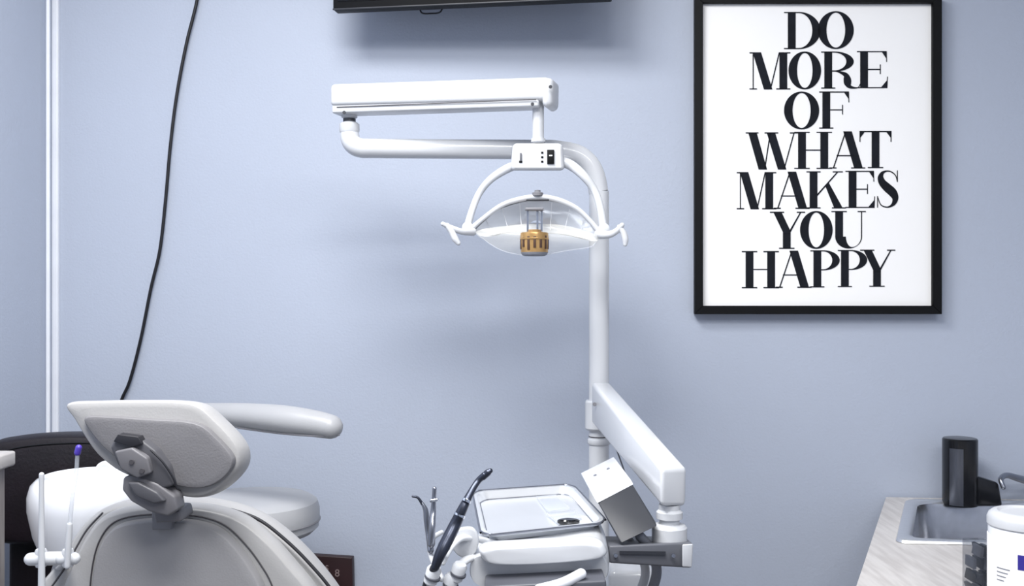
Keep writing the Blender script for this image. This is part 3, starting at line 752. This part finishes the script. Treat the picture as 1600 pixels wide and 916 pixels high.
sink=top('sink',cp((u0+u1)/2,(v0+v1)/2,-.16),'rectangular stainless steel sink set into the worktop','sink')
finish('sink_rim',rings_mesh([(0,.001,.03),(.002,.006,.03),(.006,.008,.03),(.024,.007,.035),(.031,.002,.04)],False),M_steel,sink,smooth=40)
finish('basin',rings_mesh([(.031,.002,.04),(.034,-.006,.04),(.040,-.10,.05),(.048,-.122,.05),(.07,-.135,.05),(.11,-.137,.03)],True),M_basin,sink,smooth=40)
lathe('drain',cp((u0+u1)/2,(v0+v1)/2,-.1365),[(.028,0),(.028,.002),(.02,.002),(.018,.0005)],M_chrome,sink,seg=28)
bc_=top('base_cabinet',cp(Wd/2,Ld/2,-zc),'grey wood-grain base cabinet under the sink worktop','cabinet')
bm=bmesh.new()
z0_,z1_=-.80,-.0385
def pan(a,b,c,d,zb=z0_,ztp=z1_):
    f=[cp(a,c,ztp),cp(b,c,ztp),cp(b,d,ztp),cp(a,d,ztp)]
    bm_hexa(bm,f+[Vector((p.x,p.y,zc+zb)) for p in f],0)
pan(.02,.038,.01,Ld-.03); pan(Wd-.03,Wd-.012,.01,Ld-.03); pan(.038,Wd-.03,.01,.028); pan(.038,Wd-.03,Ld-.048,Ld-.03); pan(.02,Wd-.012,.01,Ld-.03,-.82,-.80)
pan(.06,Wd-.05,.05,Ld-.08,-.90,-.82)
finish('body',bm,M_wood,bc_,smooth=0)
for k in range(2):
    bm=bmesh.new(); w2=(Wd-.03)/2; pan(.022+k*w2,.016+(k+1)*w2,Ld-.029,Ld-.012,-.79,-.05)
    dr=finish('door',bm,M_wood,bc_,smooth=0)
    q0=cp(.022+k*w2+(w2-.05 if k==0 else .04),Ld+.0,-.15)
    rbox('handle',q0,(.01,.03,.12),M_chrome,dr,bev=.003)

# soap dispenser
dd=2.42
zb=.90
sx0=P(1500,780,dd).x
sd=top('soap_dispenser',(sx0,dd,zb),'black and grey metal soap dispenser standing behind the sink','soap dispenser')
hS=(CH-(684-458)/F*dd)-zb
lathe('body',(sx0,dd,zb),[(.039,0),(.0395,.004),(.0395,hS-.004),(.037,hS-.001),(.03,hS)],M_matblack,sd,seg=36)
bm=bmesh.new()
rings=[]
for z in (.003,hS-.022):
    rings.append([bm.verts.new(Vector((sx0+.0402*math.cos(math.radians(a_)),dd+.0402*math.sin(math.radians(a_)),zb+z))) for a_ in range(212,260,3)])
for k in range(len(rings[0])-1): bm.faces.new((rings[0][k],rings[0][k+1],rings[1][k+1],rings[1][k]))
finish('front_panel',bm,M_panel,sd)
xx=P(1541,760,dd).x
pb=[Vector((xx-.045,dd-.022,zb+.075)),Vector((xx+.02,dd-.022,zb+.055)),Vector((xx+.03,dd-.022,zb)),Vector((xx-.045,dd-.022,zb))]
hexa('pump_block',pb+[p+Vector((0,.045,0)) for p in pb],M_matblack,sd,bev=.007)
fy=2.465
fx=P(1625,760,fy).x
ft=top('faucet',(fx,fy,.90),'small chrome faucet at the back of the sink','faucet')
tpx('spout',[(1568,762,2.39,3.5),(1564,749,2.40,4),(1573,743,2.42,4.5),(1592,748,2.44,5.5),(1622,756,fy,7)],M_rimsteel,ft,seg=16)
lathe('base',(fx,fy,.90),[(.022,0),(.022,.006),(.016,.012),(.015,.05),(.018,.055),(.018,.075),(.01,.08)],M_chrome,ft,seg=28)
# wipes canister
wd=1.56; wx=P(1607,850,wd).x
wc=top('wipes_canister',(wx,wd,.90),'white plastic wipes canister with printed label on the worktop','canister')
hW=(CH-(800-458)/F*wd)-.90
rW=.0575
lathe('container',(wx,wd,.90),[(rW-.004,0),(rW-.001,.004),(rW-.001,hW-.024),(rW-.003,hW-.020)],M_bag,wc,seg=56)
lathe('label_wrap',(wx,wd,.90),[(rW-.0008,.012),(rW,.013),(rW,hW-.036),(rW-.0008,hW-.035)],M_paper,wc,seg=56)
bm=bmesh.new(); bm_lathe(bm,(wx,wd,.90+hW-.022),[(rW-.001,0),(rW+.0005,.002),(rW+.0005,.012),(rW-.002,.018),(rW-.007,.022),(rW-.014,.023),(rW-.018,.020),(.01,.020)],seg=80)
finish('lid',bm,M_plastic,wc,35)
def patch(name,a0,a1,z0,z1,m):
    bm=bmesh.new(); rg=[]
    for z in (z0,z1): rg.append([bm.verts.new(Vector((wx+(rW+.0006)*math.cos(math.radians(a0+(a1-a0)*k/12)),wd+(rW+.0006)*math.sin(math.radians(a0+(a1-a0)*k/12)),.90+z))) for k in range(13)])
    for k in range(12): bm.faces.new((rg[0][k],rg[0][k+1],rg[1][k+1],rg[1][k]))
    return finish(name,bm,m,wc)
patch('label_print',229,262,.090,.112,M_blue)
for i in range(4): patch('label_print',196,218-i*3,.086-i*.006,.0875-i*.006,M_hose)
# clear box
jx=P(1531,880,1.66)
jc=top('specimen_box',(jx.x,1.66,.90),'small clear acrylic box with dark contents on the worktop','container')
hj=(CH-(846-458)/F*1.66)-.90
rbox('box_body',(jx.x,1.66,.90+hj/2),(.036,.05,hj),M_smoke,jc,bev=.002)
for k in range(5):
    for j in range(4):
        if (k+j)%4==3: continue
        rbox('swab_contents',(jx.x-.012+.006*k,1.66+(-1)**k*.006,.90+.006+hj*(.14+.22*j)),(.0055,.03,hj*.17),(M_dgrey,M_black,M_greyplastic)[(k*2+j)%3],jc,bev=.0006,r=rot(0,(k*17+j*31)%40-20,0))

# ================================================================= LIGHTS
def area(name,loc,size,power,rotd=(0,0,0),col=(1,1,1)):
    L=bpy.data.lights.new(name,'AREA'); L.shape='RECTANGLE'; L.size=size[0]; L.size_y=size[1]; L.energy=power; L.color=col
    o=bpy.data.objects.new(name,L); sc.collection.objects.link(o); o.location=loc
    o.rotation_euler=[math.radians(a) for a in rotd]; return o
area('ceiling_light_main',(-.55,1.35,H-.02),(.8,.5),36,col=(1,.995,.985))
area('added_soft_light',(-.25,.55,H-.02),(.9,.6),44,col=(1,.995,.985))  # added lamp, shares the main light's load to soften the lamp arm's wall shadow
area('fill_light_rear',(0.7,-.4,H-.02),(1.2,.6),36,col=(1,.995,.985))  # added fill behind the camera, not a known fixture
wld=bpy.data.worlds.new('w'); sc.world=wld; wld.use_nodes=True
wld.node_tree.nodes['Background'].inputs[0].default_value=(.8,.86,1,1); wld.node_tree.nodes['Background'].inputs[1].default_value=.3

cam=bpy.data.cameras.new('camera'); co=bpy.data.objects.new('camera',cam); sc.collection.objects.link(co)
cam.lens=36; cam.sensor_width=36; cam.clip_start=.05
co.location=(0,0,CH); co.rotation_euler=(math.radians(90),0,0)
sc.camera=co
